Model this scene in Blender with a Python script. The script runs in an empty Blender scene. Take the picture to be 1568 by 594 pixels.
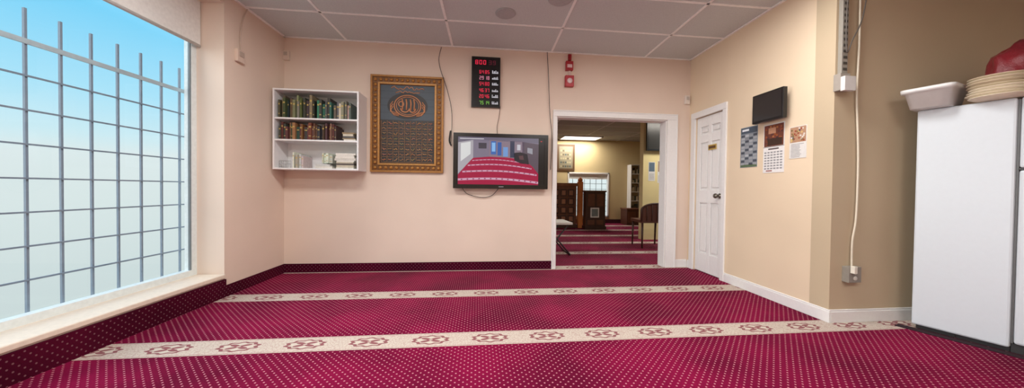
import bpy, math, random, bmesh
from mathutils import Vector, Matrix
from mathutils import noise as mn
random.seed(7)
S=bpy.context.scene
S.view_settings.view_transform='Standard'
S.view_settings.look='None'
S.view_settings.exposure=0.0
F=500.0; YAW=.1058; PITCH=.0149; ROLL=.0120; CAM=Vector((2.2265,-4.0403,1.0))
DL=.0328; W=4.995; H=2.72; YC=-1.8046; YJ=.86
_r=Vector((math.cos(YAW),-math.sin(YAW),0)); _f=Vector((math.sin(YAW),math.cos(YAW),0)); _u=Vector((0,0,1))
FW=_f*math.cos(PITCH)-_u*math.sin(PITCH); UP=_u*math.cos(PITCH)+_f*math.sin(PITCH)
R2=_r*math.cos(ROLL)+UP*math.sin(ROLL); U2=UP*math.cos(ROLL)-_r*math.sin(ROLL)
cd=bpy.data.cameras.new("camera"); cam=bpy.data.objects.new("camera",cd); S.collection.objects.link(cam)
M=Matrix((R2,U2,-FW)).transposed().to_4x4(); M.translation=CAM; cam.matrix_world=M
cd.sensor_width=36; cd.lens=F/1568*36; cd.clip_start=.02; cd.clip_end=300
S.camera=cam
def ray(px,py): return FW+R2*((px-784)/F)+U2*((297-py)/F)
class Fr:
    def __init__(s,o,u):
        s.o=Vector((o[0],o[1],0)); s.u=Vector((u[0],u[1],0)).normalized(); s.n=None
    def setn(s,n): s.n=Vector((n[0],n[1],0)).normalized(); return s
    def p(s,U,Z,N=0): return s.o+s.u*U+s.n*N+Vector((0,0,Z))
    def hit(s,px,py,N=0):
        d=ray(px,py); q=s.o+s.n*N; t=(q-CAM).dot(s.n)/d.dot(s.n); P=CAM+d*t
        return ((P-s.o).dot(s.u),P.z)
    def rect(s,l,r,t,b,N=0):
        m=(t+b)/2; c=(l+r)/2
        a=s.hit(l,m,N)[0]; d=s.hit(r,m,N)[0]
        return (min(a,d),max(a,d),s.hit(c,b,N)[1],s.hit(c,t,N)[1])
def onz(px,py,z=0):
    d=ray(px,py); return CAM+d*((z-1.0)/d.z)
BACK=Fr((0,0),(1,0)).setn((0,-1))
LEFT=Fr((0,0),(-DL,-1)).setn((1,-DL))
RIGHT=Fr((W,0),(-DL,-1)).setn((-1,DL))
XC=W+DL*YC; UC=-YC*math.sqrt(1+DL*DL)
WC=Fr((XC,YC),(1,0)).setn((0,-1))
def yfr(y): return Fr((0,y),(1,0)).setn((0,-1))
ORG=Fr((0,0),(1,0)).setn((0,1))
def lin(c):
    return tuple(((v/255)/12.92 if v/255<=.04045 else ((v/255+.055)/1.055)**2.4) for v in c)+(1.0,)
def newmat(n):
    m=bpy.data.materials.new(n); m.use_nodes=True; return m,m.node_tree.nodes,m.node_tree.links,m.node_tree.nodes["Principled BSDF"]
_am={}
def amat(rough=.6,metal=0,emit=0,noise=.06,bump=0,nscale=40,bk=1.0):
    k=(rough,metal,emit,noise,bump,nscale,bk)
    if k in _am: return _am[k]
    m,n,l,b=newmat("painted_%d"%len(_am)); a=n.new("ShaderNodeVertexColor"); a.layer_name="Col"
    tc=n.new("ShaderNodeTexCoord"); no=n.new("ShaderNodeTexNoise"); no.inputs["Scale"].default_value=nscale; l.new(tc.outputs["Object"],no.inputs["Vector"])
    mr=n.new("ShaderNodeMapRange"); mr.inputs[3].default_value=(1-noise*2)*bk; mr.inputs[4].default_value=(1+noise*2)*bk; l.new(no.outputs[0],mr.inputs[0])
    mx=n.new("ShaderNodeVectorMath"); mx.operation='SCALE'; l.new(a.outputs[0],mx.inputs[0]); l.new(mr.outputs[0],mx.inputs["Scale"])
    l.new(mx.outputs[0],b.inputs["Base Color"]); b.inputs["Roughness"].default_value=rough; b.inputs["Metallic"].default_value=metal
    if emit: l.new(a.outputs[0],b.inputs["Emission Color"]); b.inputs["Emission Strength"].default_value=emit
    if bump:
        bp=n.new("ShaderNodeBump"); bp.inputs["Strength"].default_value=bump; bp.inputs["Distance"].default_value=.01; l.new(no.outputs[0],bp.inputs["Height"]); l.new(bp.outputs[0],b.inputs["Normal"])
    _am[k]=m; return m
class NB:
    def __init__(s,m): s.n=m.node_tree.nodes; s.l=m.node_tree.links
    def m(s,op,*a):
        x=s.n.new("ShaderNodeMath"); x.operation=op
        for i,v in enumerate(a):
            if isinstance(v,(int,float)): x.inputs[i].default_value=v
            else: s.l.new(v,x.inputs[i])
        return x.outputs[0]
    def mix(s,f,a,b):
        x=s.n.new("ShaderNodeMix"); x.data_type='RGBA'
        for i,v in ((0,f),(6,a),(7,b)):
            if isinstance(v,(int,float)) : x.inputs[i].default_value=v
            elif isinstance(v,tuple): x.inputs[i].default_value=v
            else: s.l.new(v,x.inputs[i])
        return x.outputs[2]
def wallmat(name,c,scale=1.5,var=.04,rough=.85,bump=.15):
    m,n,l,b=newmat(name); tc=n.new("ShaderNodeTexCoord")
    no=n.new("ShaderNodeTexNoise"); no.inputs["Scale"].default_value=scale; l.new(tc.outputs["Object"],no.inputs["Vector"])
    k=NB(m); f=no.outputs[0]
    c1=tuple(v*(1-var) for v in c); c2=tuple(min(255,v*(1+var)) for v in c)
    l.new(k.mix(f,lin(c1),lin(c2)),b.inputs["Base Color"]); b.inputs["Roughness"].default_value=rough
    n2=n.new("ShaderNodeTexNoise"); n2.inputs["Scale"].default_value=180; l.new(tc.outputs["Object"],n2.inputs["Vector"])
    bp=n.new("ShaderNodeBump"); bp.inputs["Strength"].default_value=bump; bp.inputs["Distance"].default_value=.003; l.new(n2.outputs[0],bp.inputs["Height"]); l.new(bp.outputs[0],b.inputs["Normal"])
    return m
MEDX=onz(660,519).x
def carpetmat(name,ax,stripes=True,dark=1.0):
    m,n,l,b=newmat(name); k=NB(m); tc=n.new("ShaderNodeTexCoord"); sp=n.new("ShaderNodeSeparateXYZ"); l.new(tc.outputs["Object"],sp.inputs[0])
    x=sp.outputs[ax[0]]; y=sp.outputs[ax[1]]
    s=.042
    def dots(px,py,s,r0,r1):
        a=k.m('DIVIDE',k.m('ADD',px,py),s); c=k.m('DIVIDE',k.m('SUBTRACT',px,py),s)
        fa=k.m('SUBTRACT',k.m('FRACT',a),.5); fc=k.m('SUBTRACT',k.m('FRACT',c),.5)
        d=k.m('SQRT',k.m('ADD',k.m('MULTIPLY',fa,fa),k.m('MULTIPLY',fc,fc)))
        mr=n.new("ShaderNodeMapRange"); l.new(d,mr.inputs[0]); mr.inputs[1].default_value=r0; mr.inputs[2].default_value=r1; mr.inputs[3].default_value=1; mr.inputs[4].default_value=0
        return mr.outputs[0]
    d1=dots(x,y,s,.11,.19)
    no=n.new("ShaderNodeTexNoise"); no.inputs["Scale"].default_value=1.7; no.inputs["Detail"].default_value=4; l.new(tc.outputs["Object"],no.inputs["Vector"])
    n2=n.new("ShaderNodeTexNoise"); n2.inputs["Scale"].default_value=260; l.new(tc.outputs["Object"],n2.inputs["Vector"])
    mr=n.new("ShaderNodeMapRange"); l.new(no.outputs[0],mr.inputs[0]); mr.inputs[1].default_value=.35; mr.inputs[2].default_value=.65
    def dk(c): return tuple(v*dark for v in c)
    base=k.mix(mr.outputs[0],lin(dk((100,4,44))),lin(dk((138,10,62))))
    base=k.mix(k.m('MULTIPLY',n2.outputs[0],.5),base,lin(dk((60,2,26))))
    col=k.mix(k.m('MULTIPLY',d1,.8),base,lin(dk((215,150,160))))
    if stripes:
        per=.9515; wd=.197
        yy=k.m('MULTIPLY',k.m('FRACT',k.m('DIVIDE',k.m('ADD',y,1.0047+per*20),per)),per)
        ins=k.m('LESS_THAN',yy,wd)
        v=k.m('SUBTRACT',yy,wd/2)
        ce=.39
        ux=k.m('MULTIPLY',k.m('SUBTRACT',k.m('FRACT',k.m('DIVIDE',k.m('ADD',x,ce*30.5-MEDX),ce)),.5),ce)
        ex=k.m('DIVIDE',ux,.125); ey=k.m('DIVIDE',v,.066)
        e=k.m('SQRT',k.m('ADD',k.m('MULTIPLY',ex,ex),k.m('MULTIPLY',ey,ey)))
        an=k.m('ARCTAN2',ey,ex)
        pet=k.m('MULTIPLY',k.m('COSINE',k.m('MULTIPLY',an,10.0)),.07)
        e2=k.m('ADD',e,pet)
        ring=k.m('MULTIPLY',k.m('GREATER_THAN',e2,.74),k.m('LESS_THAN',e2,.95))
        core=k.m('LESS_THAN',k.m('ADD',e,k.m('MULTIPLY',k.m('COSINE',k.m('MULTIPLY',an,4.0)),.24)),.44)
        hole=k.m('GREATER_THAN',e,.10)
        core=k.m('MULTIPLY',core,hole)
        med=k.m('MAXIMUM',ring,core)
        vo=n.new("ShaderNodeTexVoronoi"); vo.inputs["Scale"].default_value=55; vo.feature='DISTANCE_TO_EDGE'; l.new(tc.outputs["Object"],vo.inputs["Vector"])
        fil=k.m('MULTIPLY',k.m('LESS_THAN',vo.outputs[0],.09),k.m('GREATER_THAN',e,1.0))
        av=k.m('ABSOLUTE',v)
        edge=k.m('MULTIPLY',k.m('GREATER_THAN',av,.084),k.m('LESS_THAN',av,.089))
        sc=k.mix(k.m('MULTIPLY',fil,.30),lin((206,196,182)),lin((140,66,78)))
        sc=k.mix(k.m('MULTIPLY',edge,.45),sc,lin((140,50,70)))
        sc=k.mix(k.m('MULTIPLY',med,.85),sc,lin((122,28,56)))
        sc=k.mix(k.m('MULTIPLY',n2.outputs[0],.3),sc,lin((120,95,88)))
        col=k.mix(ins,col,sc)
    l.new(col,b.inputs["Base Color"]); b.inputs["Roughness"].default_value=.95
    b.inputs["Specular IOR Level"].default_value=.1
    bp=n.new("ShaderNodeBump"); bp.inputs["Strength"].default_value=.5; bp.inputs["Distance"].default_value=.004; l.new(n2.outputs[0],bp.inputs["Height"]); l.new(bp.outputs[0],b.inputs["Normal"])
    return m
class MB:
    def __init__(s): s.v=[]; s.f=[]; s.c=[]; s.sm=[]
    def quadpts(s,P,c):
        i=len(s.v); s.v+= [tuple(p) for p in P]; s.f.append(tuple(range(i,i+len(P)))); s.c.append(lin(c)); s.sm.append(False)
    def hexa(s,b,t,c):
        i=len(s.v); s.v+=[tuple(p) for p in b]+[tuple(p) for p in t]
        for f in ((0,3,2,1),(4,5,6,7),(0,1,5,4),(1,2,6,5),(2,3,7,6),(3,0,4,7)):
            s.f.append(tuple(i+j for j in f)); s.c.append(lin(c)); s.sm.append(False)
    def box(s,fr,U0,U1,Z0,Z1,N0,N1,c):
        b=[fr.p(U0,Z0,N0),fr.p(U1,Z0,N0),fr.p(U1,Z0,N1),fr.p(U0,Z0,N1)]
        t=[fr.p(U0,Z1,N0),fr.p(U1,Z1,N0),fr.p(U1,Z1,N1),fr.p(U0,Z1,N1)]
        s.hexa(b,t,c)
    def rect(s,fr,U0,U1,Z0,Z1,N,c): s.quadpts([fr.p(U0,Z0,N),fr.p(U1,Z0,N),fr.p(U1,Z1,N),fr.p(U0,Z1,N)],c)
    def tube(s,pts,r,c,seg=8,close=False):
        pts=[Vector(p) for p in pts]; n=len(pts); rings=[]
        rr=r if isinstance(r,(list,tuple)) else [r]*n
        pn=None
        for i,p in enumerate(pts):
            if close: t=pts[(i+1)%n]-pts[i-1]
            else: t=pts[min(i+1,n-1)]-pts[max(i-1,0)]
            t.normalize()
            if pn is None: pn=t.orthogonal().normalized()
            pn=(pn-t*pn.dot(t))
            if pn.length<1e-5: pn=t.orthogonal()
            pn.normalize(); q=t.cross(pn); i0=len(s.v)
            for k in range(seg):
                a=2*math.pi*k/seg; s.v.append(tuple(p+(pn*math.cos(a)+q*math.sin(a))*rr[i]))
            rings.append(i0)
        for i in range(n if close else n-1):
            a=rings[i]; b=rings[(i+1)%n]
            for k in range(seg):
                s.f.append((a+k,a+(k+1)%seg,b+(k+1)%seg,b+k)); s.c.append(lin(c)); s.sm.append(True)
        if not close:
            for a in (rings[0],rings[-1]): s.f.append(tuple(a+k for k in range(seg))); s.c.append(lin(c)); s.sm.append(False)
    def lathe(s,o,prof,c,seg=24,ax=Vector((0,0,1)),sx=1,sy=1):
        ax=Vector(ax).normalized(); e1=ax.orthogonal().normalized() if abs(ax.z)<.99 else Vector((1,0,0)); e2=ax.cross(e1); o=Vector(o); i0=len(s.v)
        for r,h in prof:
            for k in range(seg):
                a=2*math.pi*k/seg; s.v.append(tuple(o+ax*h+e1*math.cos(a)*r*sx+e2*math.sin(a)*r*sy))
        for j in range(len(prof)-1):
            for k in range(seg):
                a=i0+j*seg; s.f.append((a+k,a+(k+1)%seg,a+seg+(k+1)%seg,a+seg+k)); s.c.append(lin(c)); s.sm.append(True)
        for j in (0,len(prof)-1):
            if prof[j][0]>1e-4: s.f.append(tuple(i0+j*seg+k for k in range(seg))); s.c.append(lin(c)); s.sm.append(False)
    def obj(s,name,mat,bevel=0,parent=None,recalc=True):
        me=bpy.data.meshes.new(name); me.from_pydata(s.v,[],s.f); me.update()
        ca=me.color_attributes.new("Col",'FLOAT_COLOR','CORNER')
        for p,c,sm in zip(me.polygons,s.c,s.sm):
            p.use_smooth=sm
            for li in p.loop_indices: ca.data[li].color=c
        if recalc:
            bm=bmesh.new(); bm.from_mesh(me); bmesh.ops.recalc_face_normals(bm,faces=bm.faces); bm.to_mesh(me); bm.free()
        me.materials.append(mat)
        o=bpy.data.objects.new(name,me); S.collection.objects.link(o)
        if bevel:
            bv=o.modifiers.new("bevel",'BEVEL'); bv.width=bevel; bv.segments=2; bv.limit_method='ANGLE'; bv.angle_limit=math.radians(50)
        if parent: o.parent=parent
        return o
def empty(name):
    e=bpy.data.objects.new(name,None); S.collection.objects.link(e); return e
WH=(232,231,229)
# ================= ROOM SHELL
mw=wallmat("wall_cream",(226,207,191)); mwr=wallmat("wall_cream_warm",(226,206,178)); mwc=wallmat("wall_tan",(192,174,146)); mwb=wallmat("wall_backroom",(200,180,136))
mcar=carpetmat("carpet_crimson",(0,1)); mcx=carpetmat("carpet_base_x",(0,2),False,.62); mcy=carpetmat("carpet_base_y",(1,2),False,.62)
dox0=BACK.hit(851,300)[0]; dox1=BACK.hit(1019,300)[0]; doz=BACK.hit(933,181)[1]
b=MB(); TH=.14
b.box(BACK,-.5,dox0,-.05,H+.1,-TH,0,WH); b.box(BACK,dox1,W+.15,-.05,H+.1,-TH,0,WH); b.box(BACK,dox0,dox1,doz,H+.1,-TH,0,WH)
b.obj("wall_back",mw)
UE=5.2; ZS=.17; zh=2.62
b=MB(); b.box(LEFT,0,YJ,-.05,H+.1,-.3,0,WH); b.box(LEFT,YJ,UE,-.05,ZS,-.3,-.0,WH); b.box(LEFT,YJ,UE,zh,H+.1,-.3,0,WH); b.box(LEFT,UE,UE+.6,-.05,H+.1,-.3,0,WH)
b.obj("wall_left",mw)
du0=RIGHT.hit(1064,300)[0]; du1=RIGHT.hit(1106,300)[0]; dz1=RIGHT.hit(1108,168)[1]
b=MB(); b.box(RIGHT,0,du0,-.05,H+.1,-.15,0,WH); b.box(RIGHT,du1,UC-.006,-.05,H+.1,-.15,0,WH); b.box(RIGHT,du0,du1,dz1,H+.1,-.15,0,WH)
b.obj("wall_right",mwr)
b=MB(); b.box(WC,0.0,3.2,-.05,H+.1,-.15,0,WH); b.obj("wall_alcove",mwc)
b=MB(); b.box(ORG,7.9,8.05,-.05,H+.1,-6.2,YC,WH); b.obj("wall_side",mwr)
b=MB(); b.box(ORG,-.7,8.05,-.05,H+.1,-6.3,-6.15,WH); b.obj("wall_front",mwr)
b=MB(); b.box(ORG,-.3,8.2,-.08,0,-6.3,6.4,WH); b.obj("floor",mcar)
def ceilmat(name,c1,c2):
    mc,n_,l_,b_=newmat(name); k_=NB(mc); tc=n_.new("ShaderNodeTexCoord"); no=n_.new("ShaderNodeTexNoise"); no.inputs["Scale"].default_value=120; l_.new(tc.outputs["Object"],no.inputs["Vector"])
    l_.new(k_.mix(no.outputs[0],lin(c1),lin(c2)),b_.inputs["Base Color"]); b_.inputs["Roughness"].default_value=.95; return mc
mc=ceilmat("ceiling_tile",(190,197,198),(214,221,221))
b=MB(); b.box(ORG,-.3,8.1,H,H+.1,-6.3,0,WH); b.obj("ceiling",mc)
gx0=BACK.hit(693,73)[0]; gy0=onz(690,31,H).y
GCc=(246,248,247)
b=MB(); t=.012
for i in range(-2,6):
    x=gx0+i*1.22
    if x<0.1: continue
    p0=Vector((x,0,H)); p1=Vector((x-DL*6,-6,H))
    q=[p0+Vector((-t,0,-.006)),p0+Vector((t,0,-.006)),p1+Vector((t,0,-.006)),p1+Vector((-t,0,-.006))]
    b.hexa(q,[v+Vector((0,0,.008)) for v in q],GCc)
for j in range(0,9):
    y=gy0-j*.61; xr=(W+DL*y) if y>YC else 7.9
    b.box(ORG,DL*y,xr,H-.006,H+.002,y-t,y+t,GCc)
b.box(ORG,0,W,H-.008,H+.002,-.025,0,GCc)
b.box(LEFT,0,YJ,H-.008,H+.002,0,.025,GCc); b.box(RIGHT,0,UC,H-.008,H+.002,0,.025,GCc)
b.obj("trim_ceiling_grid",amat(.6))
def speaker(px,py,r=.11):
    P=onz(px,py,H); b=MB(); b.lathe(P,[(r,0),(r,-.006),(r*.9,-.014),(r*.82,-.012),(r*.4,-.018),(.0,-.02)],(172,174,176)); b.obj("ceiling_speaker",amat(.6))
speaker(774,20,.10); speaker(858,-2,.11)
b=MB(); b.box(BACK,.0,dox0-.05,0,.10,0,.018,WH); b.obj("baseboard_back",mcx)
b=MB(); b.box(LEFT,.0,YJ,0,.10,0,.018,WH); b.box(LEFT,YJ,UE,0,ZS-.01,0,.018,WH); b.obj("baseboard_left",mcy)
b=MB(); b.box(LEFT,YJ+.002,UE,ZS,ZS+.035,-.30,.015,(228,214,196)); b.obj("trim_window_sill",amat(.6),.006)
zf=ZS+.035; zt=2.60
b=MB(); FC=(222,230,230)
b.box(LEFT,YJ,UE,zf,zf+.05,-.29,-.23,FC); b.box(LEFT,YJ,UE,zt-.06,zt,-.29,-.23,FC); b.box(LEFT,YJ,YJ+.05,zf+.05,zt-.06,-.29,-.23,FC); b.box(LEFT,UE-.05,UE,zf+.05,zt-.06,-.29,-.23,FC)
b.box(LEFT,YJ+.05,YJ+.062,zf+.05,zt-.06,-.25,-.235,(110,120,125))
wroot=empty("window_1"); b.obj("frame",amat(.4),0,wroot)
mg,n_,l_,b_=newmat("window_glass"); tr=n_.new("ShaderNodeBsdfTransparent"); tr.inputs[0].default_value=(.96,.98,.98,1); gl=n_.new("ShaderNodeBsdfGlossy"); gl.inputs["Roughness"].default_value=.02; mx=n_.new("ShaderNodeMixShader"); mx.inputs[0].default_value=.03
l_.new(tr.outputs[0],mx.inputs[1]); l_.new(gl.outputs[0],mx.inputs[2]); l_.new(mx.outputs[0],n_["Material Output"].inputs[0])
b=MB(); b.rect(LEFT,YJ+.05,UE-.05,zf+.05,zt-.06,-.265,WH); b.obj("glass_pane",mg,0,wroot)
GN=-.36; ga=LEFT.hit(40,300,GN)[0]; gb=LEFT.hit(275,300,GN)[0]; sp=(ga-gb)/6
z1=LEFT.hit(0,327,GN)[1]; dz=(LEFT.hit(0,217,GN)[1]-z1)/2
ztop=LEFT.hit(140,52,GN)[1]
b=MB(); GC=(118,134,150)
for i in range(-1,22):
    U=gb+i*sp
    if U>UE or U<YJ-.2: continue
    b.box(LEFT,U-.006,U+.006,-.05,ztop,GN-.006,GN+.007,GC)
zz=[z1+dz*i for i in range(-5,6)]
for i,z in enumerate(zz):
    if z<.0: continue
    w=.015 if i==10 else .005
    b.box(LEFT,YJ-.2,UE,z-w,z+w,GN+.007,GN+.018,GC if i<10 else (165,180,188))
b.obj("window_security_grille",amat(.5))
zr=LEFT.hit(300,68,-.2)[1]
b=MB(); b.box(LEFT,YJ+.01,UE-.02,zr,zh,-.205,-.19,(228,228,224)); b.tube([LEFT.p(YJ+.01,zr,-.1975),LEFT.p(UE-.02,zr,-.1975)],.014,(205,205,202))
b.obj("roller_shade",amat(.8))
root=empty("trim_1"); b=MB(); cz=doz
L0=BACK.hit(845,300)[0]; R1=BACK.hit(1034,300)[0]
b.box(BACK,L0,dox0,0,cz,0,.02,WH); b.box(BACK,dox1,R1,0,cz,0,.02,WH); b.box(BACK,L0,R1,cz,cz+.075,0,.022,WH)
b.box(BACK,L0,L0+.012,0,cz+.062,.02,.028,WH); b.box(BACK,R1-.014,R1,0,cz+.062,.02,.03,WH); b.box(BACK,L0,R1,cz+.062,cz+.075,.022,.03,WH)
b.box(BACK,dox0-.0,dox0+.012,0,cz-.012,-TH,.0,WH); b.box(BACK,dox1-.012,dox1,0,cz-.012,-TH,.0,WH); b.box(BACK,dox0,dox1,cz-.012,cz,-TH,.0,WH)
b.obj("casing",amat(.5,noise=.02),.003,root)
def bb(b,fr,u0,u1):
    b.box(fr,u0,u1,0,.085,0,.014,WH); b.box(fr,u0,u1,.085,.1,0,.009,WH)
b=MB(); bb(b,BACK,R1,W-.015); b.obj("baseboard_back_white",amat(.5,noise=.02),.003)
ce1=RIGHT.hit(1112,300)[0]; ce0=RIGHT.hit(1058,300)[0]
b=MB(); bb(b,RIGHT,ce1,UC+.014); bb(b,RIGHT,.015,max(.02,ce0)); b.obj("baseboard_right",amat(.5,noise=.02),.003)
b=MB(); bb(b,WC,0,3.0); b.obj("baseboard_alcove",amat(.5,noise=.02),.003)
dr=empty("door_1"); b=MB()
b.box(RIGHT,ce0,du0,0,dz1,0,.02,WH); b.box(RIGHT,du1,ce1,0,dz1,0,.02,WH); b.box(RIGHT,ce0,ce1,dz1,dz1+.075,0,.022,WH)
b.obj("casing",amat(.5,noise=.02),.004,dr)
b=MB(); a0,a1=du0+.004,du1-.004; wD=a1-a0; DZ=dz1-.006
b.box(RIGHT,a0,a1,.01,DZ,-.05,-.03,WH)
st=wD*.15; mid=(a0+a1)/2
for q0,q1 in ((a0,a0+st),(a1-st,a1),(mid-st*.4,mid+st*.4)): b.box(RIGHT,q0,q1,.01,DZ,-.03,-.012,WH)
for z0,z1_ in [(.01,.24),(.86,1.02),(1.60,1.70),(DZ-.12,DZ)]:
    b.box(RIGHT,a0+st,mid-st*.4,z0,z1_,-.03,-.012,WH); b.box(RIGHT,mid+st*.4,a1-st,z0,z1_,-.03,-.012,WH)
for (z0,z1_) in ((.24,.86),(1.02,1.60),(1.70,DZ-.12)):
    for q0,q1 in ((a0+st,mid-st*.4),(mid+st*.4,a1-st)):
        e=.018; b.box(RIGHT,q0+e,q1-e,z0+e*1.5,z1_-e*1.5,-.03,-.016,WH)
b.obj("leaf",amat(.45,noise=.02),.004,dr)
b=MB(); ku=a1-.05; kp=RIGHT.p(ku,.95,-.012); b.lathe(kp,[(.03,0),(.03,.006),(.011,.012),(.011,.035),(.026,.042),(.03,.055),(.024,.068),(.0,.072)],(120,115,105),16,RIGHT.n); b.obj("knob",amat(.3,.9),0,dr)
b=MB(); s0=RIGHT.rect(1085,1097,221,229,-.01); b.box(RIGHT,s0[0],s0[1],s0[2],s0[3],-.012,-.006,(190,160,80)); b.box(RIGHT,s0[0]+.01,s0[1]-.01,s0[2]+.015,s0[3]-.015,-.006,-.005,(90,60,20)); b.obj("name_plate",amat(.4),0,dr)
# ================= BOOKSHELF
D=.27; r=BACK.rect(415,549,137,260,D); u0,u1,z0,z1s=r; u0=max(u0,.03)
b=MB(); T=.018; SW=(236,236,236)
b.box(BACK,u0,u0+T,z0,z1s,.003,D,SW); b.box(BACK,u1-T,u1,z0,z1s,.003,D,SW); b.box(BACK,u0+T,u1-T,z1s-T,z1s,.003,D,SW); b.box(BACK,u0+T,u1-T,z0,z0+T,.003,D,SW)
b.box(BACK,u0+T,u1-T,z0+T,z1s-T,.003,.012,SW)
sa=BACK.hit(480,182,D)[1]; sb=BACK.hit(480,215,D)[1]
for s_ in (sa,sb): b.box(BACK,u0+T,u1-T,s_-T/2,s_+T/2,.012,D-.003,SW)
b.obj("wall_bookshelf",amat(.4,noise=.02),.002)
def bookrow(b,ua,ub,z,hm,pal,lean=True):
    u=ua
    while u<ub-.02:
        w=random.uniform(.014,.034); h=hm*random.uniform(.72,1.0); d=random.uniform(.17,.23); c=random.choice(pal); c=tuple(max(0,min(255,v+random.randint(-14,14))) for v in c)
        if u+w>ub: break
        b.box(BACK,u,u+w-.0015,z,z+h,.03,.03+d,c)
        b.rect(BACK,u+.003,u+w-.0045,z+h*.72,z+h*.8,.031+d,(190,165,90))
        if random.random()<.5: b.rect(BACK,u+.003,u+w-.0045,z+h*.2,z+h*.25,.031+d,(180,160,100))
        u+=w
def bookstack(b,ua,ub,z,n,pal,tm=.02):
    for i in range(n):
        t=random.uniform(.014,tm+.006); c=random.choice(pal); a=random.uniform(0,.03); e=random.uniform(0,.03)
        b.box(BACK,ua+a,ub-e,z,z+t-.001,.05,.24,c); z+=t
b=MB(); e=.02
pg=[(62,66,58),(66,72,64),(50,50,50),(84,70,56),(56,70,64),(72,60,50),(140,130,105),(100,84,62),(120,110,96)]
h1=z1s-T-sa-T/2
bookrow(b,u0+e+.02,u0+.42,sa+T/2,h1*.88,pg); bookrow(b,u0+.43,u0+.60,sa+T/2,h1*.8,[(40,104,90),(48,112,94),(80,88,84),(66,70,64)]); bookrow(b,u0+.61,u1-e-.05,sa+T/2,h1*.7,[(90,88,84),(150,138,115),(110,104,96),(70,75,70),(190,180,160)])
h2=sa-sb-T
bookrow(b,u0+e+.03,u0+.66,sb+T/2,h2*.88,[(88,44,42),(98,56,48),(76,54,46),(112,74,54),(60,60,62),(90,66,54),(140,108,74)]); bookstack(b,u0+.69,u1-e-.02,sb+T/2,5,[(220,215,205),(140,120,90),(200,190,170),(80,78,78)])
h3=sb-z0-T
bookrow(b,u0+e+.16,u0+.30,z0+T,h3*.6,[(205,200,190),(180,170,160),(225,220,215)]); bookstack(b,u0+.62,u1-e-.0-.02,z0+T,9,[(225,220,210),(210,205,195),(90,80,74),(190,180,160)]); bookstack(b,u0+.40,u0+.6,z0+T,2,[(220,215,205),(200,200,195)])
bookrow(b,u0+.48,u0+.6,z0+T+.06,h3*.4,[(230,225,220),(200,190,185)])
b.obj("shelf_books",amat(.6,noise=.1))
b=MB()
for zz_ in (z0+T+.01,z0+T+.045,z0+T+.08): b.tube([BACK.p(u0-.0+.03,zz_,.2),BACK.p(u0+.15,zz_,.2)],.002,(170,170,170))
for i in range(7): b.tube([BACK.p(u0+.03+i*.02,z0+T,.2),BACK.p(u0+.03+i*.02,z0+T+.08,.2)],.002,(170,170,170))
b.obj("wire_file_rack",amat(.3,.8))
# ================= CALLIGRAPHY
r=BACK.rect(567,679,116,264,.03); u0,u1,z0,z1_=r; fr_=empty("framed_calligraphy"); b=MB()
def framebars(b,a0,a1,c0,c1,w,n0,n1,c):
    b.box(BACK,a0,a1,c1-w,c1,n0,n1,c); b.box(BACK,a0,a1,c0,c0+w,n0,n1,c); b.box(BACK,a0,a0+w,c0+w,c1-w,n0,n1,c); b.box(BACK,a1-w,a1,c0+w,c1-w,n0,n1,c)
framebars(b,u0,u1,z0,z1_,.11,.003,.022,(112,72,32)); framebars(b,u0,u1,z0,z1_,.022,.022,.036,(160,110,52)); framebars(b,u0+.085,u1-.085,z0+.085,z1_-.085,.02,.022,.034,(176,126,64))
nU=int((u1-u0-.1)/.06); nZ=int((z1_-z0-.1)/.06)
def bead(U,Z,rr=.022): b.lathe(BACK.p(U,Z,.02),[(rr,0),(rr*.8,.012),(0,.018)],(176,124,62),8,BACK.n)
for i in range(nU+1):
    U=u0+.053+(u1-u0-.106)*i/nU; bead(U,z0+.053); bead(U,z1_-.053)
for i in range(1,nZ):
    Z=z0+.053+(z1_-z0-.106)*i/nZ; bead(u0+.053,Z); bead(u1-.053,Z)
b.obj("frame",amat(.45,.25,noise=.2,nscale=60),0,fr_)
b=MB(); i0,i1,j0,j1=u0+.1,u1-.1,z0+.1,z1_-.1; b.box(BACK,i0,i1,j0,j1,.003,.012,(40,38,38))
zm=BACK.hit(623,184,.012)[1]
b.rect(BACK,i0,i1,zm,j1,.0125,(66,78,88))
cx=(i0+i1)/2; wI=i1-i0; hU=j1-zm
for q in range(1,5): b.rect(BACK,i0,i1,zm+hU*q/5-.003,zm+hU*q/5+.003,.0127,(50,58,66))
cz0=zm+hU*.40
b.quadpts([BACK.p(cx+.235*math.cos(2*math.pi*i/32),cz0+.16*math.sin(2*math.pi*i/32),.013) for i in range(32)],(34,32,33))
GD=(196,134,92)
def sline(pts,rr=.004,c=GD): b.tube([BACK.p(x,z,.014) for x,z in pts],rr,c,5)
for k in (1.0,.84): b.tube([BACK.p(cx+.155*k*math.cos(a),cz0+.125*k*math.sin(a),.014) for a in [2*math.pi*i/36 for i in range(36)]],.007 if k==1 else .004,GD,5,True)
for dx in (-.06,-.015,.035,.075): sline([(cx+dx,cz0-.05),(cx+dx+.004,cz0+.03),(cx+dx-.004,cz0+.08)],.009)
for ox,rx in ((-.03,.05),(.055,.035)): b.tube([BACK.p(cx+ox+rx*math.cos(a),cz0-.03+.045*math.sin(a),.014) for a in [math.pi+math.pi*i/12 for i in range(13)]],.009,GD,5)
b.tube([BACK.p(cx-.075+.03*math.cos(a),cz0+.02+.03*math.sin(a),.014) for a in [2*math.pi*i/12 for i in range(12)]],.007,GD,5,True)
for sg in (-1,1):
    for q in range(3):
        sline([(cx+sg*.10,cz0-.12+q*.015),(cx+sg*(.16+.02*q),cz0-.11+q*.02),(cx+sg*(.20),cz0-.06+q*.035),(cx+sg*.17,cz0-.01+q*.03)],.006)
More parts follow.
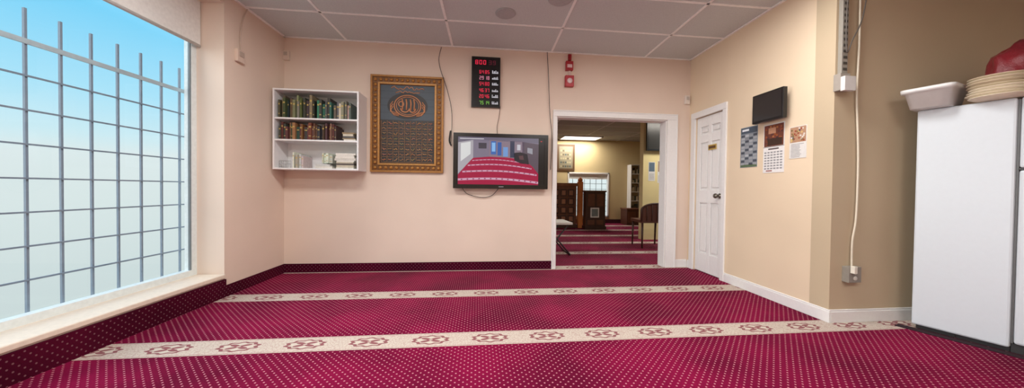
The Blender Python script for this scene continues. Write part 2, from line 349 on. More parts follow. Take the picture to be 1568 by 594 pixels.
def scrib(x0_,x1_,z_,h_,n_):
    sline([(x0_+(x1_-x0_)*i/n_,z_+h_*random.uniform(-.5,.5)) for i in range(n_+1)],.0055)
scrib(cx-.19,cx+.19,j1-.045,.04,22); scrib(cx-.14,cx+.14,j1-.09,.03,16)
nc,nr=9,8; ch=(zm-.01-j0-.02)/nr; cwid=(wI-.04)/nc
for i in range(nc):
    for j in range(nr):
        x=i0+.02+cwid*(i+.5); z=j0+.02+ch*(j+.5)
        c=tuple(int(v*random.uniform(.8,1)) for v in (194,146,100))
        fw_=cwid*.42; fh=ch*.40
        sline([(x-fw_*.75+random.uniform(-.003,.003)+fw_*1.5*q/5,z+fh*random.uniform(-.5,.6)) for q in range(6)],.0048,c)
        sline([(x-fw_*1.15,z-fh*1.2),(x+fw_*1.15,z-fh*1.2)],.003,(156,118,84)); sline([(x-fw_*1.15,z-fh*1.2),(x-fw_*1.15,z+fh*1.2)],.003,(156,118,84))
b.obj("calligraphy_panel",amat(.5,noise=.05),0,fr_)
# ================= LED CLOCK
r=BACK.rect(722,766,87,164,.04); u0,u1,z0,z1_=r; ck=empty("led_prayer_clock"); b=MB()
b.box(BACK,u0,u1,z0,z1_,.002,.04,(22,20,22)); b.box(BACK,u0+.012,u1-.012,z0+.012,z1_-.012,.04,.041,(10,9,10)); b.obj("case",amat(.3,noise=.02),.004,ck)
b=MB(); RED=(240,40,75); WT=(180,178,186); GR=(130,200,80)
SEG={'0':'abcdef','1':'bc','2':'abged','3':'abgcd','4':'fgbc','5':'afgcd','6':'afgedc','7':'abc','8':'abcdefg','9':'abcfgd'}
def digit(U,Z,w,h,ch,c):
    t=w*.22
    R={'a':(0,w,h-t,h),'g':(0,w,h/2-t/2,h/2+t/2),'d':(0,w,0,t),'f':(0,t,h/2,h),'b':(w-t,w,h/2,h),'e':(0,t,0,h/2),'c':(w-t,w,0,h/2)}
    for s_ in SEG[ch]:
        a=R[s_]; b.rect(BACK,U+a[0],U+a[1],Z+a[2],Z+a[3],.0425,c)
Zr=lambda py: BACK.hit(744,py,.041)[1]
for q,chh in enumerate("80039"): digit(u0+.045+q*.048+(.02 if q>2 else 0),Zr(99),.032,.052,chh,RED if q<3 else (90,26,40))
for j,py in enumerate([113,122,131,141,150,160]):
    c=GR if j==5 else (225,140,165) if j==1 else RED
    s_=random.sample('0123456789',4)
    for q,chh in enumerate(s_): digit(u0+.095+q*.030+(.008 if q>1 else 0),Zr(py),.021,.042,chh,c)
    for q in range(4):
        w=random.uniform(.008,.014); h=random.uniform(.015,.04); b.rect(BACK,u1-.10+q*.02,u1-.10+q*.02+w,Zr(py)+.005,Zr(py)+.005+h,.0425,WT)
    b.rect(BACK,u1-.10,u1-.025,Zr(py)+.008,Zr(py)+.016,.0424,WT)
b.obj("led_digits",amat(.5,emit=.9,noise=.02,bk=.2),0,ck,False)
# ================= TV
tvN=.09; r=BACK.rect(694,839,205,289,tvN); u0,u1,z0,z1_=r; tv=empty("wall_mounted_television"); b=MB()
b.box(BACK,u0,u1,z0,z1_,tvN-.045,tvN,(14,13,14)); b.box(BACK,u0+.3,u1-.3,z0+.12,z1_-.12,.002,tvN-.045,(20,20,20))
bz=.045
b.box(BACK,u0,u1,z1_-bz,z1_,tvN,tvN+.008,(16,15,16)); b.box(BACK,u0,u1,z0,z0+bz*1.1,tvN,tvN+.008,(16,15,16)); b.box(BACK,u0,u0+bz,z0+bz*1.1,z1_-bz,tvN,tvN+.008,(16,15,16)); b.box(BACK,u1-bz,u1,z0+bz*1.1,z1_-bz,tvN,tvN+.008,(16,15,16))
b.box(BACK,(u0+u1)/2-.03,(u0+u1)/2+.03,z0+.02,z0+.028,tvN+.008,tvN+.009,(150,150,155))
b.obj("body",amat(.25,noise=.02),.004,tv)
b=MB(); s0,s1,t0,t1=u0+bz,u1-bz,z0+bz*1.1,z1_-bz; n0=tvN+.001
def SP(x,y,dn=0): return BACK.p(s0+(s1-s0)*x,t1-(t1-t0)*y,n0+dn)
def sq(P,c,k): b.quadpts([SP(x,y,.0002*k) for x,y in P],c)
sq([(0,0),(1,0),(1,1),(0,1)],(8,8,12),0)
sq([(0.01,.0),(.93,.0),(.93,1),(0.01,1)],(124,114,134),1)
sq([(0.01,0),(.93,0),(.93,.10),(.2,.06),(0.01,.12)],(104,98,116),2)
sq([(0.01,.12),(.18,.06),(.18,.45),(0.01,.78)],(168,164,172),2)
sq([(.04,.14),(.15,.10),(.15,.36),(.04,.52)],(214,216,216),3)
sq([(.18,.06),(.36,.06),(.36,.42),(.18,.45)],(122,114,132),2)
sq([(.36,.05),(.76,.07),(.76,.44),(.36,.42)],(132,116,130),2)
sq([(.74,.08),(.93,.12),(.93,.78),(.74,.45)],(88,76,88),2)
cv=[(.01,.80),(.10,.60),(.18,.44),(.36,.41),(.56,.42),(.76,.46),(.86,.60),(.93,.76),(.93,1),(.01,1)]
sq(cv,(158,10,62),3)
for ya,xa,xb,cc in ((.47,.17,.79,20),(.57,.12,.85,15),(.70,.06,.91,8),(.86,.01,.93,0)):
    h_=.012+.035*(ya-.42)*2; N_=10
    def cy(q): return ya+.05*q-.05*math.sin(q*math.pi)+.02
    up=[(xa+(xb-xa)*q/N_,cy(q/N_)) for q in range(N_+1)]
    sq(up+[(x,y+h_) for x,y in reversed(up)],(205,160,185),4)
    for q in range(14):
        x=xa+(xb-xa)*(q+.5)/14; y=cy((q+.5)/14)+h_*.25; sq([(x,y),(x+.018,y),(x+.018,y+h_*.5),(x,y+h_*.5)],(130,30,80),5)
sq([(.38,.08),(.44,.08),(.44,.36),(.38,.36)],(60,100,170),4); sq([(.39,.11),(.43,.11),(.43,.30),(.39,.30)],(130,180,230),5)
sq([(.455,.10),(.50,.10),(.50,.38),(.455,.38)],(50,90,160),4)
sq([(.52,.20),(.575,.20),(.575,.40),(.52,.40)],(110,150,205),5); sq([(.60,.07),(.65,.07),(.65,.42),(.60,.42)],(50,56,80),5)
sq([(.68,.14),(.72,.14),(.72,.26),(.68,.26)],(190,190,200),5); sq([(.64,.32),(.72,.30),(.80,.34),(.82,.56),(.72,.54),(.65,.48)],(34,30,40),5); sq([(.70,.38),(.75,.37),(.76,.46),(.71,.46)],(90,60,66),6)
sq([(.24,.12),(.33,.12),(.33,.24),(.24,.24)],(64,60,72),5); sq([(.03,.03),(.30,.03),(.30,.045),(.03,.045)],(210,210,215),6); sq([(.955,.05),(.97,.05),(.97,.07),(.955,.07)],(200,60,60),6)
sq([(.80,.20),(.86,.22),(.86,.34),(.80,.31)],(150,150,160),5)
b.obj("screen_picture",amat(.25,emit=.85,noise=.05,bk=.12),0,tv,False)
def cable(name,pts,r=.004,c=(60,50,50)):
    b=MB(); P=[Vector(p) for p in pts]; Q=[]
    for i in range(len(P)-1):
        a=P[max(i-1,0)];p=P[i];q=P[i+1];d=P[min(i+2,len(P)-1)]
        for k in range(6):
            t=k/6; Q.append(.5*((2*p)+(q-a)*t+(2*a-5*p+4*q-d)*t*t+(-a+3*p-3*q+d)*t**3))
    Q.append(P[-1]); b.tube(Q,r,c,6); return b.obj(name,amat(.5,noise=.03))
def wp(fr,pts,N=.008): return [fr.p(*fr.hit(x,y,N),N) for x,y in pts]
cable("television_cable",wp(BACK,[(676,72),(672,90),(675,108),(684,135),(691,165),(692,190),(691,210),(690,222)],.045),.004)
cable("power_cord",wp(BACK,[(690,200),(688,215),(691,223)],.012),.009,(30,28,28))
cable("clock_cable",wp(BACK,[(766,163),(764,180),(761,195),(762,206)]),.003,(120,100,90))
cable("door_side_cable",wp(BACK,[(838,80),(840,120),(842,172),(845,210),(843,260)],.03))
cable("hanging_cable",wp(BACK,[(708,288),(716,297),(735,302),(752,300),(763,289)],.02),.004,(40,34,34))
cable("sensor_cable",wp(LEFT,[(380,12),(372,30),(368,55),(369,78)]),.005,(200,180,165))
def boxat(name,fr,l,r_,t,bo,N,c,bev=.006,m=None):
    q=fr.rect(l,r_,t,bo,N); b=MB(); b.box(fr,q[0],q[1],q[2],q[3],.0,N,c)
    b.box(fr,q[0]+(q[1]-q[0])*.2,q[1]-(q[1]-q[0])*.2,q[2]+(q[3]-q[2])*.45,q[3]-(q[3]-q[2])*.15,N,N+.006,tuple(int(v*.85) for v in c))
    return b.obj(name,m or amat(.5,noise=.02),bev)
boxat("alarm_contact_box",LEFT,364,376,77,96,.03,(222,200,184)); boxat("motion_sensor",BACK,432,442,77,91,.035,(222,205,190)); boxat("wall_sensor",BACK,1050,1057,146,159,.03,(225,215,205))
fa=empty("fire_alarm_strobe"); b=MB()
q=BACK.rect(867,878,93,107,.05); b.box(BACK,q[0],q[1],q[2],q[3],0,.05,(165,22,34)); q2=BACK.rect(866,879,115,132,.05); b.box(BACK,q2[0],q2[1],q2[2],q2[3],0,.05,(175,24,38))
c_=((q2[0]+q2[1])/2,(q2[2]+q2[3])/2); b.lathe(BACK.p(c_[0],c_[1],.05),[(.035,0),(.032,.01),(.015,.014),(0,.014)],(225,200,200),16,BACK.n)
q3=BACK.rect(870,875,83,93,.02); b.box(BACK,q3[0],q3[1],q3[2],q3[3],0,.03,(150,20,30)); q4=BACK.rect(871,874,107,115,.02); b.box(BACK,q4[0],q4[1],q4[2],q4[3],0,.02,(225,205,195))
b.rect(BACK,q[0]+.015,q[1]-.015,q[2]+.03,q[2]+.07,.051,(220,190,190))
b.obj("strobe",amat(.35,noise=.03),.004,fa)
N1=.10; q=RIGHT.rect(1152,1199,140,185,N1); mo=empty("wall_monitor"); b=MB()
b.box(RIGHT,q[0],q[1],q[2],q[3],N1-.04,N1,(18,18,20)); b.box(RIGHT,(q[0]+q[1])/2-.06,(q[0]+q[1])/2+.06,(q[2]+q[3])/2-.06,(q[2]+q[3])/2+.06,.0,N1-.04,(40,40,42)); b.obj("body",amat(.3,noise=.02),.004,mo)
b=MB(); b.rect(RIGHT,q[0]+.015,q[1]-.015,q[2]+.02,q[3]-.015,N1+.001,(30,29,31)); b.obj("screen",amat(.12,noise=.01),0,mo,False)
def poster(name,l,r_,t,bo,painter):
    q=RIGHT.rect(l,r_,t,bo,.003); b=MB(); b.box(RIGHT,q[0],q[1],q[2],q[3],.0005,.003,(222,220,216))
    def rr(x0,x1,y0,y1,c,k=1): b.rect(RIGHT,q[0]+(q[1]-q[0])*x0,q[0]+(q[1]-q[0])*x1,q[3]-(q[3]-q[2])*y1,q[3]-(q[3]-q[2])*y0,.003+.0004*k,c)
    painter(rr); b.obj(name,amat(.6,noise=.05),0,None,False)
def p1(rr):
    rr(0,1,0,1,(128,136,144)); rr(.03,.97,.02,.16,(70,82,95),2); rr(.1,.5,.05,.1,(220,225,230),3)
    for j in range(11):
        for i in range(4):
            g=random.randint(130,175); rr(.05+i*.235,.26+i*.235,.19+j*.07,.245+j*.07,(g,g+4,g+8) if (i+j)%3 else (70,76,86),2)
    rr(.03,.97,.93,.99,(90,110,80),2)
def p2(rr):
    rr(.04,.96,.02,.46,(110,60,44),1)
    for i in range(60):
        x=random.random()*.8+.05;y=random.random()*.38+.03; rr(x,x+.09,y,y+.04,random.choice([(150,80,40),(90,50,50),(176,110,60),(70,44,50),(130,60,50)]),2+(i%5)*.2)
    rr(.2,.9,.30,.44,(60,40,30),4); rr(.25,.6,.08,.2,(190,140,110),5)
    rr(0,1,.465,.475,(90,90,90),3); rr(0,1,.475,1,(232,230,228),1)
    for j in range(7):
        for i in range(6): rr(.06+i*.15,.17+i*.15,.57+j*.055,.60+j*.055,(150,150,152),2)
    rr(.25,.75,.50,.53,(90,80,80),2); rr(.15,.45,.95,.975,(150,90,80),2)
def p3(rr):
    rr(.03,.97,.02,.5,(180,140,110),1)
    for i in range(40):
        x=random.random()*.8+.05;y=random.random()*.4+.04; rr(x,x+.1,y,y+.05,random.choice([(150,70,50),(210,180,120),(60,60,80),(120,100,60),(220,210,200)]),2+(i%5)*.2)
    for j in range(11): rr(.1,random.uniform(.6,.92),.55+j*.04,.562+j*.04,(110,108,112),1)
poster("wall_calendar",1134,1160,194,256,p1); poster("notice_poster",1169,1201,189,264,p2); poster("notice_poster",1209,1235,193,242,p3)
# ================= ALCOVE ELECTRICAL
ra=empty("electrical_raceway"); b=MB(); q=WC.rect(1291,1300,-60,112,.03); b.box(WC,q[0],q[1],q[2],q[3],0,.03,(150,145,135))
z=q[2]+.02
while z<q[3]: b.box(WC,q[0]+.008,q[1]-.008,z,z+.02,.03,.033,(70,66,60)); z+=.045
q5=WC.rect(1287,1302,112,138,.05); b.box(WC,q5[0],q5[1],q5[2],q5[3],0,.05,(160,152,142)); q6=WC.rect(1292,1311,116,138,.08); b.box(WC,q6[0]+.01,q6[1],q6[2],q6[3],.05,.08,(215,213,210))
b.obj("raceway",amat(.5,noise=.04),.004,ra)
cable("extension_cord",wp(WC,[(1318,-40),(1316,60),(1314,100),(1312,150),(1314,240),(1311,330),(1305,370),(1304,412)],.02),.007,(216,206,186))
cable("hanging_cable",wp(WC,[(1300,-30),(1296,40),(1297,80),(1306,60),(1320,30),(1330,-20)],.05),.004,(90,84,78))
q=WC.rect(1300,1319,409,433,.05); b=MB(); b.box(WC,q[0],q[1],q[2],q[3],0,.05,(140,134,124)); m_=(q[0]+q[1])/2
for zz_ in (.28,.68): b.lathe(WC.p(m_,q[2]+(q[3]-q[2])*zz_,.05),[(.017,0),(.017,.004),(0,.004)],(205,200,190),12,WC.n)
b.box(WC,q[0]+.01,q[0]+.035,q[3]-.045,q[3]+.01,.05,.08,(225,220,205)); b.obj("electrical_outlet",amat(.5),.004)
# ================= FRIDGE
A=onz(1394,501); B=onz(1545,540); dv=B-A; FR=Fr((A.x,A.y),(dv.x,dv.y)); nn=Vector((dv.y,-dv.x,0))
if nn.x>0: nn=-nn
FR.setn(nn); LB=dv.length; zt_=(FR.hit(1398,179)[1]+FR.hit(1545,141)[1])/2
rf=empty("refrigerator"); FWD=.66; b=MB(); FCc=(208,216,222)
kb=max(0,( (A-FR.n*FWD).y-(YC-.03))/(-FR.u.y)); bp_=[(0,0),(LB,0),(LB,-FWD),(kb,-FWD)]
b.hexa([FR.p(x,.03,y) for x,y in bp_],[FR.p(x,zt_,y) for x,y in bp_],FCc); b.obj("cabinet",amat(.35,noise=.01),.012,rf)
zs=FR.hit(1556,259)[1]; b=MB()
b.box(FR,LB+.012,LB+.07,.06,zs-.006,-FWD,0,FCc); b.box(FR,LB+.012,LB+.07,zs+.006,zt_,-FWD,0,FCc); b.obj("doors",amat(.35,noise=.01),.014,rf)
b=MB(); b.box(FR,LB,LB+.012,.06,zt_-.01,-FWD+.01,-.01,(90,90,90)); b.box(FR,LB,LB+.05,.0,.06,-FWD+.02,-.02,(50,50,50)); b.box(FR,.2,LB,.0,.03,-FWD+.02,-.02,(40,40,40)); b.box(FR,.02,.2,.0,.03,-.3,-.02,(40,40,40))
b.box(FR,LB+.07,LB+.1,zs+.06,zs+.4,-.1,-.07,(200,200,200)); b.box(FR,LB+.07,LB+.1,zs-.5,zs-.06,-.1,-.07,(200,200,200)); b.box(FR,LB+.01,LB+.06,zs-.006,zs+.006,-.06,-.004,(60,60,60))
b.obj("gasket_base_handles",amat(.4),.003,rf)
b=MB(); b.box(FR,-.06,LB+.7,.0,.005,-.0,.07,(36,10,22)); b.box(FR,LB+.06,LB+.7,.0,.005,-FWD,-.0,(36,10,22)); b.obj("floor_mat",amat(.9,noise=.25,nscale=90))
tb=empty("plastic_basin"); b=MB(); bu0,bu1,bn0,bn1=-.04,.19,-.20,.13; bz0=zt_+.001; hh=.14
def rr_(u0,u1,n0,n1,z,k=6,rad=.04):
    P=[]
    for (cu,cn,a0) in ((u1-rad,n1-rad,0),(u0+rad,n1-rad,90),(u0+rad,n0+rad,180),(u1-rad,n0+rad,270)):
        for i in range(k+1):
            a=math.radians(a0+90*i/k); P.append(FR.p(cu+rad*math.cos(a),z,cn+rad*math.sin(a)))
    return P
def loft(b,rings,c,capb=True,capt=False):
    i0=len(b.v); n=len(rings[0])
    for r_ in rings: b.v+=[tuple(p) for p in r_]
    for j in range(len(rings)-1):
        for k in range(n): b.f.append((i0+j*n+k,i0+j*n+(k+1)%n,i0+(j+1)*n+(k+1)%n,i0+(j+1)*n+k)); b.c.append(lin(c)); b.sm.append(True)
    if capb: b.f.append(tuple(range(i0,i0+n))); b.c.append(lin(c)); b.sm.append(False)
    if capt: b.f.append(tuple(range(i0+(len(rings)-1)*n,i0+len(rings)*n))); b.c.append(lin(c)); b.sm.append(False)
t_=.025
loft(b,[rr_(bu0+t_,bu1-t_,bn0+t_,bn1-t_,bz0),rr_(bu0+.004,bu1-.004,bn0+.004,bn1-.004,bz0+hh*.8),rr_(bu0-.012,bu1+.012,bn0-.012,bn1+.012,bz0+hh*.81),rr_(bu0-.014,bu1+.014,bn0-.014,bn1+.014,bz0+hh),rr_(bu0,bu1,bn0,bn1,bz0+hh),rr_(bu0+t_+.004,bu1-t_-.004,bn0+t_+.004,bn1-t_-.004,bz0+.006)],(220,220,218),True,True)
b.obj("basin",amat(.35,noise=.02),0,tb)
b=MB(); z=zt_+.001
for i in range(8):
    c=FR.p(.345+random.uniform(-.008,.008),z,-.02+random.uniform(-.012,.012)); col=random.choice([(214,200,176),(226,214,192),(200,184,158)])
    b.lathe(c,[(.085,0),(.10,.004),(.128,.018),(.130,.021),(.10,.009),(.0,.007)],col,28); z+=.0185
b.obj("stacked_plates",amat(.6,noise=.05))
bm=bmesh.new(); bmesh.ops.create_icosphere(bm,subdivisions=4,radius=1)
c=FR.p(.37,zt_+.215,-.37)
for v in bm.verts:
    n=v.co.copy(); k=1+.16*mn.noise(n*2.2)+.07*mn.noise(n*6)
    v.co=Vector((n.x*.19*k,n.y*.14*k,max(n.z*.215*k,-.213)))+c
me=bpy.data.meshes.new("red_plastic_bag"); bm.to_mesh(me); bm.free()
for p in me.polygons: p.use_smooth=True
me.materials.append(wallmat("bag_red",(112,28,36),6,.25,.35,.8)); o=bpy.data.objects.new("red_plastic_bag",me); S.collection.objects.link(o)
# ================= BACK ROOM
YF=5.5; H2=2.5; XR2=8.0
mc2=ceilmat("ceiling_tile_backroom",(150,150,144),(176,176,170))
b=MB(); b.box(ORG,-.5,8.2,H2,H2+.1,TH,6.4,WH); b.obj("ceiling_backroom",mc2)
FA=yfr(YF); wv=FA.rect(869,932,264,332)
b=MB(); b.box(FA,-.5,wv[0],-.05,H2,-.12,0,WH); b.box(FA,wv[1],8.1,-.05,H2,-.12,0,WH); b.box(FA,wv[0],wv[1],-.05,wv[2],-.12,0,WH); b.box(FA,wv[0],wv[1],wv[3],H2,-.12,0,WH); b.obj("wall_backroom_far",mwb)
b=MB(); b.box(ORG,-.5,-.38,-.05,H2,TH,YF,WH); b.obj("wall_backroom_left",mwb)
b=MB(); b.box(ORG,XR2,XR2+.15,-.05,H2,TH,YF,WH); b.obj("wall_backroom_right",mwb)
yp=2.3; PA=yfr(yp); xp=PA.hit(985,250)[0]
b=MB(); b.box(PA,xp,XR2,-.05,H2,-.15,0,WH); b.obj("wall_partition",wallmat("wall_partition_yellow",(226,212,158)))
w2=empty("window_2"); b=MB(); f_=.04
for q0,q1,q2_,q3_ in ((wv[0],wv[1],wv[2],wv[2]+f_),(wv[0],wv[1],wv[3]-f_,wv[3]),(wv[0],wv[0]+f_,wv[2],wv[3]),(wv[1]-f_,wv[1],wv[2],wv[3])): b.box(FA,q0,q1,q2_,q3_,-.08,.02,WH)
for i in range(1,7): x=wv[0]+(wv[1]-wv[0])*i/7; b.box(FA,x-.006,x+.006,wv[2],wv[3],-.11,-.10,(120,130,135))
for i in range(1,8): z=wv[2]+(wv[3]-wv[2])*i/8; b.box(FA,wv[0],wv[1],z-.006,z+.006,-.11,-.10,(120,130,135))
b.box(FA,wv[0],wv[1],wv[3]-.2,wv[3]-.04,-.06,-.04,(235,235,230))
b.obj("frame",amat(.5),0,w2)
b=MB(); b.box(FA,-.3,XR2,0,.12,0,.02,(60,12,28)); b.obj("baseboard_backroom",amat(.9))
b=MB()
for i in range(0,8): b.box(ORG,.3+i*1.22,.325+i*1.22,H2-.006,H2+.002,TH,YF,(205,205,200))
for j in range(0,9): b.box(ORG,-.3,XR2,H2-.006,H2+.002,.3+j*.61,.325+j*.61,(205,205,200))
b.obj("trim_backroom_ceiling_grid",amat(.6))
def troffer_or_fill(x0,x1,y0,y1,h,power,es=6,col=(1,.98,.96)):  # also builds the added fill panels of the main room
    tr=empty("ceiling_panel_or_added_fill"); b=MB()
    for q in ((x0,x1,y0,y0+.03),(x0,x1,y1-.03,y1),(x0,x0+.03,y0,y1),(x1-.03,x1,y0,y1)): b.box(ORG,q[0],q[1],h-.03,h,q[2],q[3],WH)
    b.obj("housing",amat(.5),0,tr)
    b=MB(); b.box(ORG,x0+.03,x1-.03,h-.012,h-.004,y0+.03,y1-.03,(255,252,248)); b.obj("diffuser",amat(.5,emit=es,noise=.0),0,tr)
    ld=bpy.data.lights.new("panel_or_fill_light",'AREA'); ld.shape='RECTANGLE'; ld.size=x1-x0-.06; ld.size_y=y1-y0-.06; ld.energy=power; ld.color=col
    lo=bpy.data.objects.new("panel_or_fill_light",ld); lo.location=((x0+x1)/2,(y0+y1)/2,h-.035); S.collection.objects.link(lo); lo.parent=tr
pl=onz(864,207,H2); pr=onz(928,207,H2)
troffer_or_fill(pl.x,pr.x,pl.y-.0,pl.y+.6,H2,36,3,(1,.93,.82))
troffer_or_fill(1.2,2.4,1.2,1.8,H2,24,3); troffer_or_fill(5.8,7.0,1.2,1.8,H2,30,3,(1,.93,.82))
q=FA.rect(853,880,221,261,.03); b=MB(); b.box(FA,q[0],q[1],q[2],q[3],0,.03,(90,62,36)); b.box(FA,q[0]+.06,q[1]-.06,q[2]+.06,q[3]-.06,.03,.034,(130,122,100))
for i in range(5):
    for j in range(5): x=q[0]+.1+i*(q[1]-q[0]-.2)/5; z=q[2]+.1+j*(q[3]-q[2]-.2)/5; b.box(FA,x,x+.05,z,z+.05,.034,.036,random.choice([(90,80,60),(160,150,120),(70,80,80)]))
b.obj("framed_picture",amat(.5),0)
y2=4.3; MF=yfr(y2); q=MF.rect(850,883,283,347); q=(q[0]-.3,q[1],0,q[3]); mb=empty("wooden_pulpit"); b=MB(); WD=(110,66,38); DK=(70,40,24)
b.box(MF,q[0],q[1],0,q[3],-.7,-.02,WD); nx=4
b.box(MF,q[0]-.03,q[1]+.02,q[3]-.03,q[3]+.05,-.72,.02,(130,80,46)); b.box(MF,q[0]-.03,q[1]+.02,0,.1,-.72,.02,DK)
for i in range(nx):
    for j in range(4):
        a=q[0]+.04+(q[1]-q[0]-.08)*i/nx; e=(q[1]-q[0]-.08)/nx-.03; z=.14+(q[3]-.22)*j/4; hh_=(q[3]-.22)/4-.03
        b.box(MF,a,a+e,z,z+hh_,-.02,0,DK); b.box(MF,a+e*.2,a+e*.8,z+hh_*.2,z+hh_*.8,0,.012,(150,104,76))
g=MF.rect(885,892,278,348); b.box(MF,g[0],g[1],0,g[3],-.1,.04,(196,116,52)); b.lathe(MF.p((g[0]+g[1])/2,g[3],-.03),[(.05,0),(.07,.04),(.04,.09),(.0,.13)],(190,110,50),12)
b.obj("pulpit_body",amat(.5,noise=.15,nscale=12),.008,mb)
y3=4.0; MF=yfr(y3); q=MF.rect(897,927,294,350); b=MB(); b.box(MF,q[0],q[1],.0,q[3],-.22,0,(66,40,30)); b.box(MF,q[0]-.02,q[1]+.02,q[3],q[3]+.04,-.24,.02,(84,52,38)); b.box(MF,q[0]-.02,q[1]+.02,0,.08,-.23,.02,(60,36,28))
for i in range(2):
    a=q[0]+.05+i*(q[1]-q[0]-.05)/2; e=(q[1]-q[0])/2-.08
    b.box(MF,a,a+e,q[3]*.62,q[3]-.05,0,.012,(100,60,42)); b.box(MF,a,a+e,.12,q[3]*.25,0,.012,(100,60,42))
g=MF.rect(904,917,318,333); b.box(MF,g[0],g[1],g[2],g[3],0,.02,(225,225,222)); b.box(MF,g[0]+.03,g[1]-.03,g[2]+.03,g[3]-.03,.02,.022,(120,130,130)); b.obj("carved_wooden_lectern",amat(.5,noise=.12,nscale=12),.006)
q=FA.rect(966,984,252,322,.25); b=MB(); b.box(FA,q[0],q[0]+.02,q[2],q[3],0.003,.25,WH); b.box(FA,q[1]-.02,q[1],q[2],q[3],0.003,.25,WH)
for j in range(6): z=q[2]+(q[3]-q[2]-.02)*j/5; b.box(FA,q[0]+.02,q[1]-.02,z,z+.02,.003,.25,WH)
for j in range(5):
    z=q[2]+(q[3]-q[2]-.02)*j/5+.02; x=q[0]+.03
    while x<q[1]-.08:
        w=random.uniform(.03,.06); b.box(FA,x,x+w,z,z+random.uniform(.08,.18),.05,.2,random.choice([(90,80,60),(150,140,120),(60,70,60),(200,190,170)])); x+=w+.005
b.obj("wall_shelf",amat(.5))
y5=4.95; MF=yfr(y5); q=MF.rect(960,983,321,349); b=MB(); b.box(MF,q[0],q[1]+.2,.0,q[3],-.42,0,(84,46,30)); b.box(MF,q[0]-.02,q[1]+.22,q[3],q[3]+.03,-.43,.02,(110,62,40))
for i in range(2): a=q[0]+.03+i*.28; b.box(MF,a,a+.24,.08,q[3]-.06,0,.012,(104,60,40))
b.obj("wooden_cabinet",amat(.5,noise=.1),.006)
q=PA.rect(991,1030,187,231,.08); b=MB(); b.box(PA,q[0],q[1],q[2],q[3],.03,.08,(28,28,30)); b.box(PA,q[0]+.2,q[1]-.2,q[2]+.1,q[3]-.1,0,.03,(30,30,30)); b.box(PA,q[0]+.03,q[1]-.03,q[2]+.03,q[3]-.03,.08,.082,(48,46,44)); b.obj("flat_television",amat(.25,noise=.02),.004)
for (l,r_,t,bo,c) in ((993,1003,248,277,(90,110,130)),(1007,1016,246,280,(150,120,90))):
    q=PA.rect(l,r_,t,bo,.003); b=MB(); b.box(PA,q[0],q[1],q[2],q[3],0,.003,(225,225,225)); b.box(PA,q[0]+.01,q[1]-.01,(q[2]+q[3])/2,q[3]-.01,.003,.0035,c)
    for j in range(6): z=q[2]+.03+j*.022; b.box(PA,q[0]+.015,q[1]-.02,z,z+.006,.003,.0035,(130,130,130))
    b.obj("wall_notice",amat(.6),0)
y6=1.35; CF=yfr(y6); cu0=CF.hit(981,350)[0]; cwid_=.56; cu1=cu0+cwid_; ch=empty("curved_back_chair"); b=MB(); CW=(66,36,26)
cxm=(cu0+cu1)/2; ztc=CF.hit(1000,312)[1]
for U,N in ((cu0+.03,0),(cu1-.03,0),(cu0+.06,-.42),(cu1-.06,-.42)): b.tube([CF.p(U,0,N),CF.p(U,.44,N*.95)],[.014,.02],CW,8)
loft_pts=[CF.p(cu0,.44,.02),CF.p(cu1,.44,.02),CF.p(cu1-.03,.44,-.44),CF.p(cu0+.03,.44,-.44)]
b.hexa(loft_pts,[p+Vector((0,0,.05)) for p in loft_pts],(96,58,44))
arch=[]; R_=cwid_/2
for i in range(17):
    a=math.pi*i/16; arch.append((cxm-R_*math.cos(a),.66+(ztc-.66)*math.sin(a)))
outer=[(cu0,.47)]+arch+[(cu1,.47)]
b.tube([CF.p(x,z,.02) for x,z in outer],.02,CW,8)
for nN in (.012,.028): b.quadpts([CF.p(x,z,nN) for x,z in outer],(96,56,42))
for i in range(5): x=cu0+.09+i*(cwid_-.18)/4; b.tube([CF.p(x,.48,.035),CF.p(x,.66+(ztc-.66)*math.sqrt(max(0,1-((x-cxm)/R_)**2))-.01,.035)],.008,CW,6)
b.obj("chair_body",amat(.45,noise=.1),0,ch)
y7=.75; TF=yfr(y7); x0=TF.hit(852,341)[0]-.75; x1=TF.hit(877,341)[0]; z7=TF.hit(870,341)[1]; b=MB()
b.box(TF,x0,x1,z7-.03,z7,-.55,0,(200,196,188))
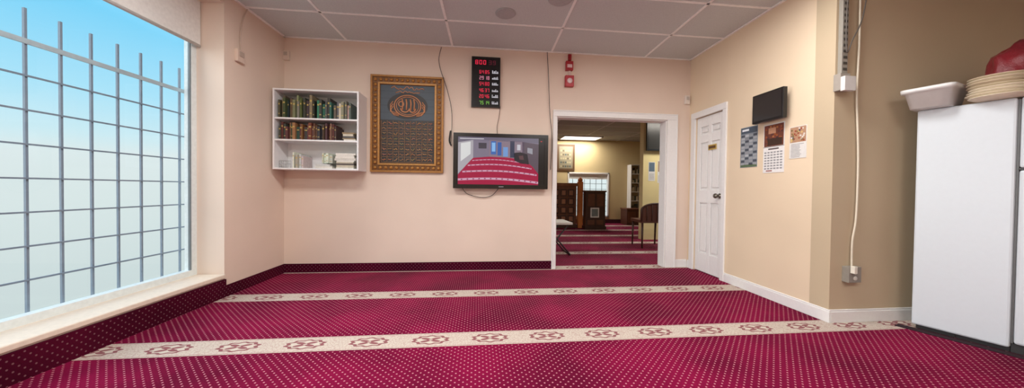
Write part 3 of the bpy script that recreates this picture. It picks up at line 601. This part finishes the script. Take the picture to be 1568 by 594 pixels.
for N in (-.05,-.5):
    b.tube([TF.p(x1-.05,z7-.03,N),TF.p(x1-.42,.012,N)],.011,(50,46,46)); b.tube([TF.p(x1-.42,z7-.03,N),TF.p(x1-.02,.012,N)],.011,(50,46,46))
    b.tube([TF.p(x0+.05,z7-.03,N),TF.p(x0+.3,.012,N)],.011,(50,46,46))
for U in (x1-.42,x1-.02): b.tube([TF.p(U,.012,-.05),TF.p(U,.012,-.5)],.011,(50,46,46))
b.obj("folding_table",amat(.5))
# ================= LIGHTING
for x in (1.2,3.8):
    troffer_or_fill(x-.6,x+.6,-2.35,-1.8,H,37,4); troffer_or_fill(x-.6,x+.6,-4.9,-4.3,H,44,4)  # added panels, out of view, put in to brighten the main room
sd=bpy.data.lights.new("sun",'SUN'); sd.energy=3.7; sd.angle=math.radians(70); sd.color=(1,1,1); so=bpy.data.objects.new("sun",sd); S.collection.objects.link(so)
dirv=Vector((1,.25,-.36)).normalized(); so.rotation_euler=dirv.to_track_quat('-Z','Y').to_euler(); so.location=(-8,-3,6)
wd=bpy.data.worlds.new("sky"); S.world=wd; wd.use_nodes=True; n=wd.node_tree.nodes; l=wd.node_tree.links; bg=n["Background"]
tc=n.new("ShaderNodeTexCoord"); sp_=n.new("ShaderNodeSeparateXYZ"); l.new(tc.outputs["Generated"],sp_.inputs[0]); cr=n.new("ShaderNodeValToRGB")
ma=n.new("ShaderNodeMath"); ma.operation='MULTIPLY_ADD'; ma.inputs[1].default_value=.5; ma.inputs[2].default_value=.5; l.new(sp_.outputs[2],ma.inputs[0]); l.new(ma.outputs[0],cr.inputs[0])
e=cr.color_ramp.elements; e[0].position=0.0; e[0].color=lin((170,182,180)); e[1].position=1; e[1].color=lin((80,165,225))
for p,c in ((.40,(205,219,219)),(.50,(218,231,231)),(.53,(222,235,236)),(.548,(206,236,244)),(.59,(172,228,250)),(.66,(124,212,250))):
    x=e.new(p); x.color=lin(c)
l.new(cr.outputs[0],bg.inputs[0]); bg.inputs[1].default_value=1.05
